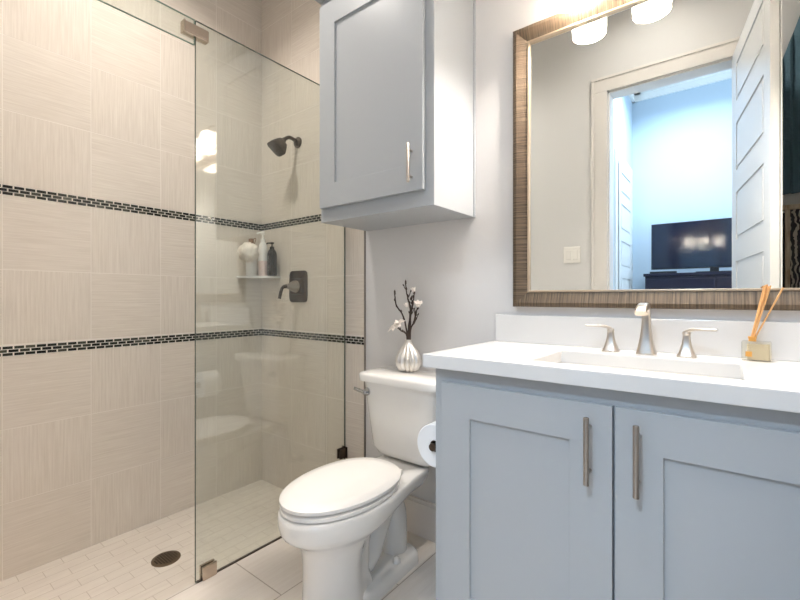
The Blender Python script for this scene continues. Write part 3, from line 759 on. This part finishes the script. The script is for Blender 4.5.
# faucet: spout and two lever handles
fa = thing('faucet', 'brushed nickel widespread faucet with two lever handles', 'faucet', (-.199, 1.492, .912))
def flare(z0, z1, w0, w1, cx=0, cy=0, n=32, e=4.5, k=7):
    out = []
    for i in range(k + 1):
        t = i / k; w = w1 + (w0 - w1) * (1 - t) ** 1.9; out.append(super_ring(cx, cy, z0 + (z1 - z0) * t, w, w, e, n))
    return out
bm = new(); loft(bm, [super_ring(0, 0, 0, .027, .027, 5, 32), super_ring(0, 0, .004, .027, .027, 5, 32)] + flare(.004, .115, .026, .0115))
obj('spout_body', bm, M['nickel'], fa, smooth=40)
bm = new()
path = smooth_path([(0, 0, .108), (0, -.003, .128), (0, -.02, .144), (0, -.05, .148), (0, -.085, .142), (0, -.108, .128)], 5)
rings = []
for i, q in enumerate(path):
    d = (path[min(i + 1, len(path) - 1)] - path[max(i - 1, 0)]).normalized(); up = d.cross(Vector((1, 0, 0))).normalized()
    t = i / (len(path) - 1); hw_ = .0115 + .004 * t; ht = .0115 - .003 * t
    rings.append([q + Vector((1, 0, 0)) * x + up * y for x, y, _ in super_ring(0, 0, 0, hw_, ht, 4.5, 24)])
loft(bm, rings); obj('spout', bm, M['nickel'], fa, smooth=45)
for sx in (-1, 1):
    cx = -.1 if sx < 0 else .103
    bm = new(); loft(bm, [super_ring(cx, 0, 0, .024, .024, 5, 32), super_ring(cx, 0, .004, .024, .024, 5, 32)] + flare(.004, .062, .023, .0095, cx)); lathe(bm, [(.0095, .062), (.0105, .066), (.0105, .07), (.008, .074)], (cx, 0, 0), n=20)
    hb_ = obj('handle', bm, M['nickel'], fa, smooth=40)
    bm = new(); pth = smooth_path([(cx - sx * .006, 0, .066), (cx + sx * .004, -.002, .075), (cx + sx * .025, -.008, .081), (cx + sx * .072, -.016, .0815)], 5); rings = []
    for i, q in enumerate(pth):
        d = (pth[min(i + 1, len(pth) - 1)] - pth[max(i - 1, 0)]).normalized(); side = Vector((0, 0, 1)).cross(d).normalized(); up = d.cross(side)
        t = i / (len(pth) - 1)
        rings.append([q + side * x + up * y for x, y, _ in super_ring(0, 0, 0, .0085 - .0015 * t, .0055 - .002 * t, 4, 20)])
    loft(bm, rings); obj('lever', bm, M['nickel'], hb_, smooth=45)

# reed diffuser
rd = thing('reed_diffuser', 'square glass reed diffuser with orange sticks on the countertop', 'reed diffuser', (.062, 1.515, .912), math.radians(-4))
bm = new(); loft(bm, [super_ring(0, 0, z, a, .02, 8, 40) for z, a in ((0, .030), (.002, .032), (.050, .032), (.054, .030))]); obj('jar', bm, M['jar'], rd, smooth=40)
bm = new(); loft(bm, [super_ring(0.004, 0, z, .024, .0155, 8, 40) for z in (.004, .046)]); obj('scent_oil', bm, M['oil'], rd, smooth=40)
bm = new(); lathe(bm, [(.0085, .053), (.0085, .060), (.0095, .061), (.0095, .066), (.006, .066)], (-.009, 0, 0), n=20); obj('neck', bm, M['amber'], rd, smooth=40)
bm = new(); box(bm, (-.023, -.0215, .012), (-.009, -.0195, .026)); obj('emblem', bm, M['amber'], rd)
for i, (tx, ty, tz) in enumerate(((.016, .0, .205), (.020, -.006, .208), (.025, .004, .204), (.029, -.004, .206), (.022, .008, .209), (.054, -.004, .200))):
    bm = new(); uvl = bm.loops.layers.uv.new('UVMap'); tube(bm, [(-.009 + (i - 2.5) * .0012, ((i % 3) - 1) * .003, .056), (tx, ty, tz)], .0021, 8); obj('reed', bm, M['reed'], rd, smooth=60)

# ------------------------------------------------------------------ framed mirror
mi = thing('framed_mirror', 'large wall mirror in a ribbed bronze frame above the vanity', 'mirror', (0, YB, 0))
mx0, mx1, mz0, mz1 = -.657, .247, 1.050, 2.114
bm = new(); uvl = bm.loops.layers.uv.new('UVMap')
prof = [(0, .002, 0), (0, .026, 2), (.004, .030, 0), (.016, .032, 0), (.040, .022, 0), (.054, .017, 0), (.0555, .021, 1), (.0605, .021, 1), (.062, .016, 1), (.062, .004, 1)]
def corners(d): return [(mx0 + d, mz0 + d), (mx1 - d, mz0 + d), (mx1 - d, mz1 - d), (mx0 + d, mz1 - d)]
for side in range(4):
    j = (side + 1) % 4
    va_ = [bm.verts.new((corners(d)[side][0], -h, corners(d)[side][1])) for d, h, _ in prof]
    vb_ = [bm.verts.new((corners(d)[j][0], -h, corners(d)[j][1])) for d, h, _ in prof]
    for k in range(len(prof) - 1):
        f = bm.faces.new((va_[k], vb_[k], vb_[k + 1], va_[k + 1])); f.material_index = prof[k + 1][2] if k else 2
        for l in f.loops:
            along = l.vert.co.x if side % 2 == 0 else l.vert.co.z
            l[uvl].uv = (along + side * 3.3, prof[k if l.vert in (va_[k], vb_[k]) else k + 1][0])
obj('frame', bm, [M['frame'], M['lip'], M['frame_side']], mi)
bm = new(); box(bm, (mx0 + .05, -.008, mz0 + .05), (mx1 - .05, -.002, mz1 - .05)); obj('mirror_glass', bm, M['mirror'], mi)

# ------------------------------------------------------------------ vanity light
vl = thing('vanity_light', 'three-shade nickel vanity light glowing above the mirror', 'wall lamp', (-.209, YB, 2.24))
bm = new(); box(bm, (-.24, -.022, -.045), (.24, -.001, .045)); obj('backplate', bm, M['nickel'], vl, bevel=.006)
for k in range(3):
    x = (-1, 0, 1)[k] * .203
    bm = new(); tube(bm, smooth_path([(x, -.02, 0), (x, -.09, .015), (x, -.122, .0), (x, -.123, -.02)]), .008, 12); lathe(bm, [(.022, -.05), (.022, -.02), (.012, -.016)], (x, -.123, 0), n=20); obj('arm', bm, M['nickel'], vl, smooth=50)
    bm = new(); prof_ = [(.024, -.035), (.05, -.04), (.057, -.052), (.059, -.10), (.0595, -.165)]
    lathe(bm, prof_, (x, -.123, 0), n=40, cap0=True, cap1=False); shd = obj('shade', bm, M['opal'], vl, smooth=50)
    bm = new(); lathe(bm, [(.058, -.163), (.0605, -.163), (.0615, -.1655), (.0605, -.168), (.058, -.168), (.0572, -.1655), (.058, -.163)], (x, -.123, 0), n=40, cap0=False, cap1=False); obj('rim', bm, M['rim'], shd, smooth=50)
    bm = new(); lathe(bm, [(.012, -.05), (.014, -.058), (.022, -.072), (.022, -.085), (.016, -.096), (.0, -.10)], (x, -.123, 0), n=24); obj('bulb', bm, M['bulb'], shd, smooth=60)
    l = bpy.data.lights.new('vanity_bulb', 'POINT'); l.energy = P_VANITY; l.color = WARM; l.shadow_soft_size = .022
    o = bpy.data.objects.new('vanity_bulb', l); COL.objects.link(o); o.location = (x, -.123, -.135); o.parent = vl
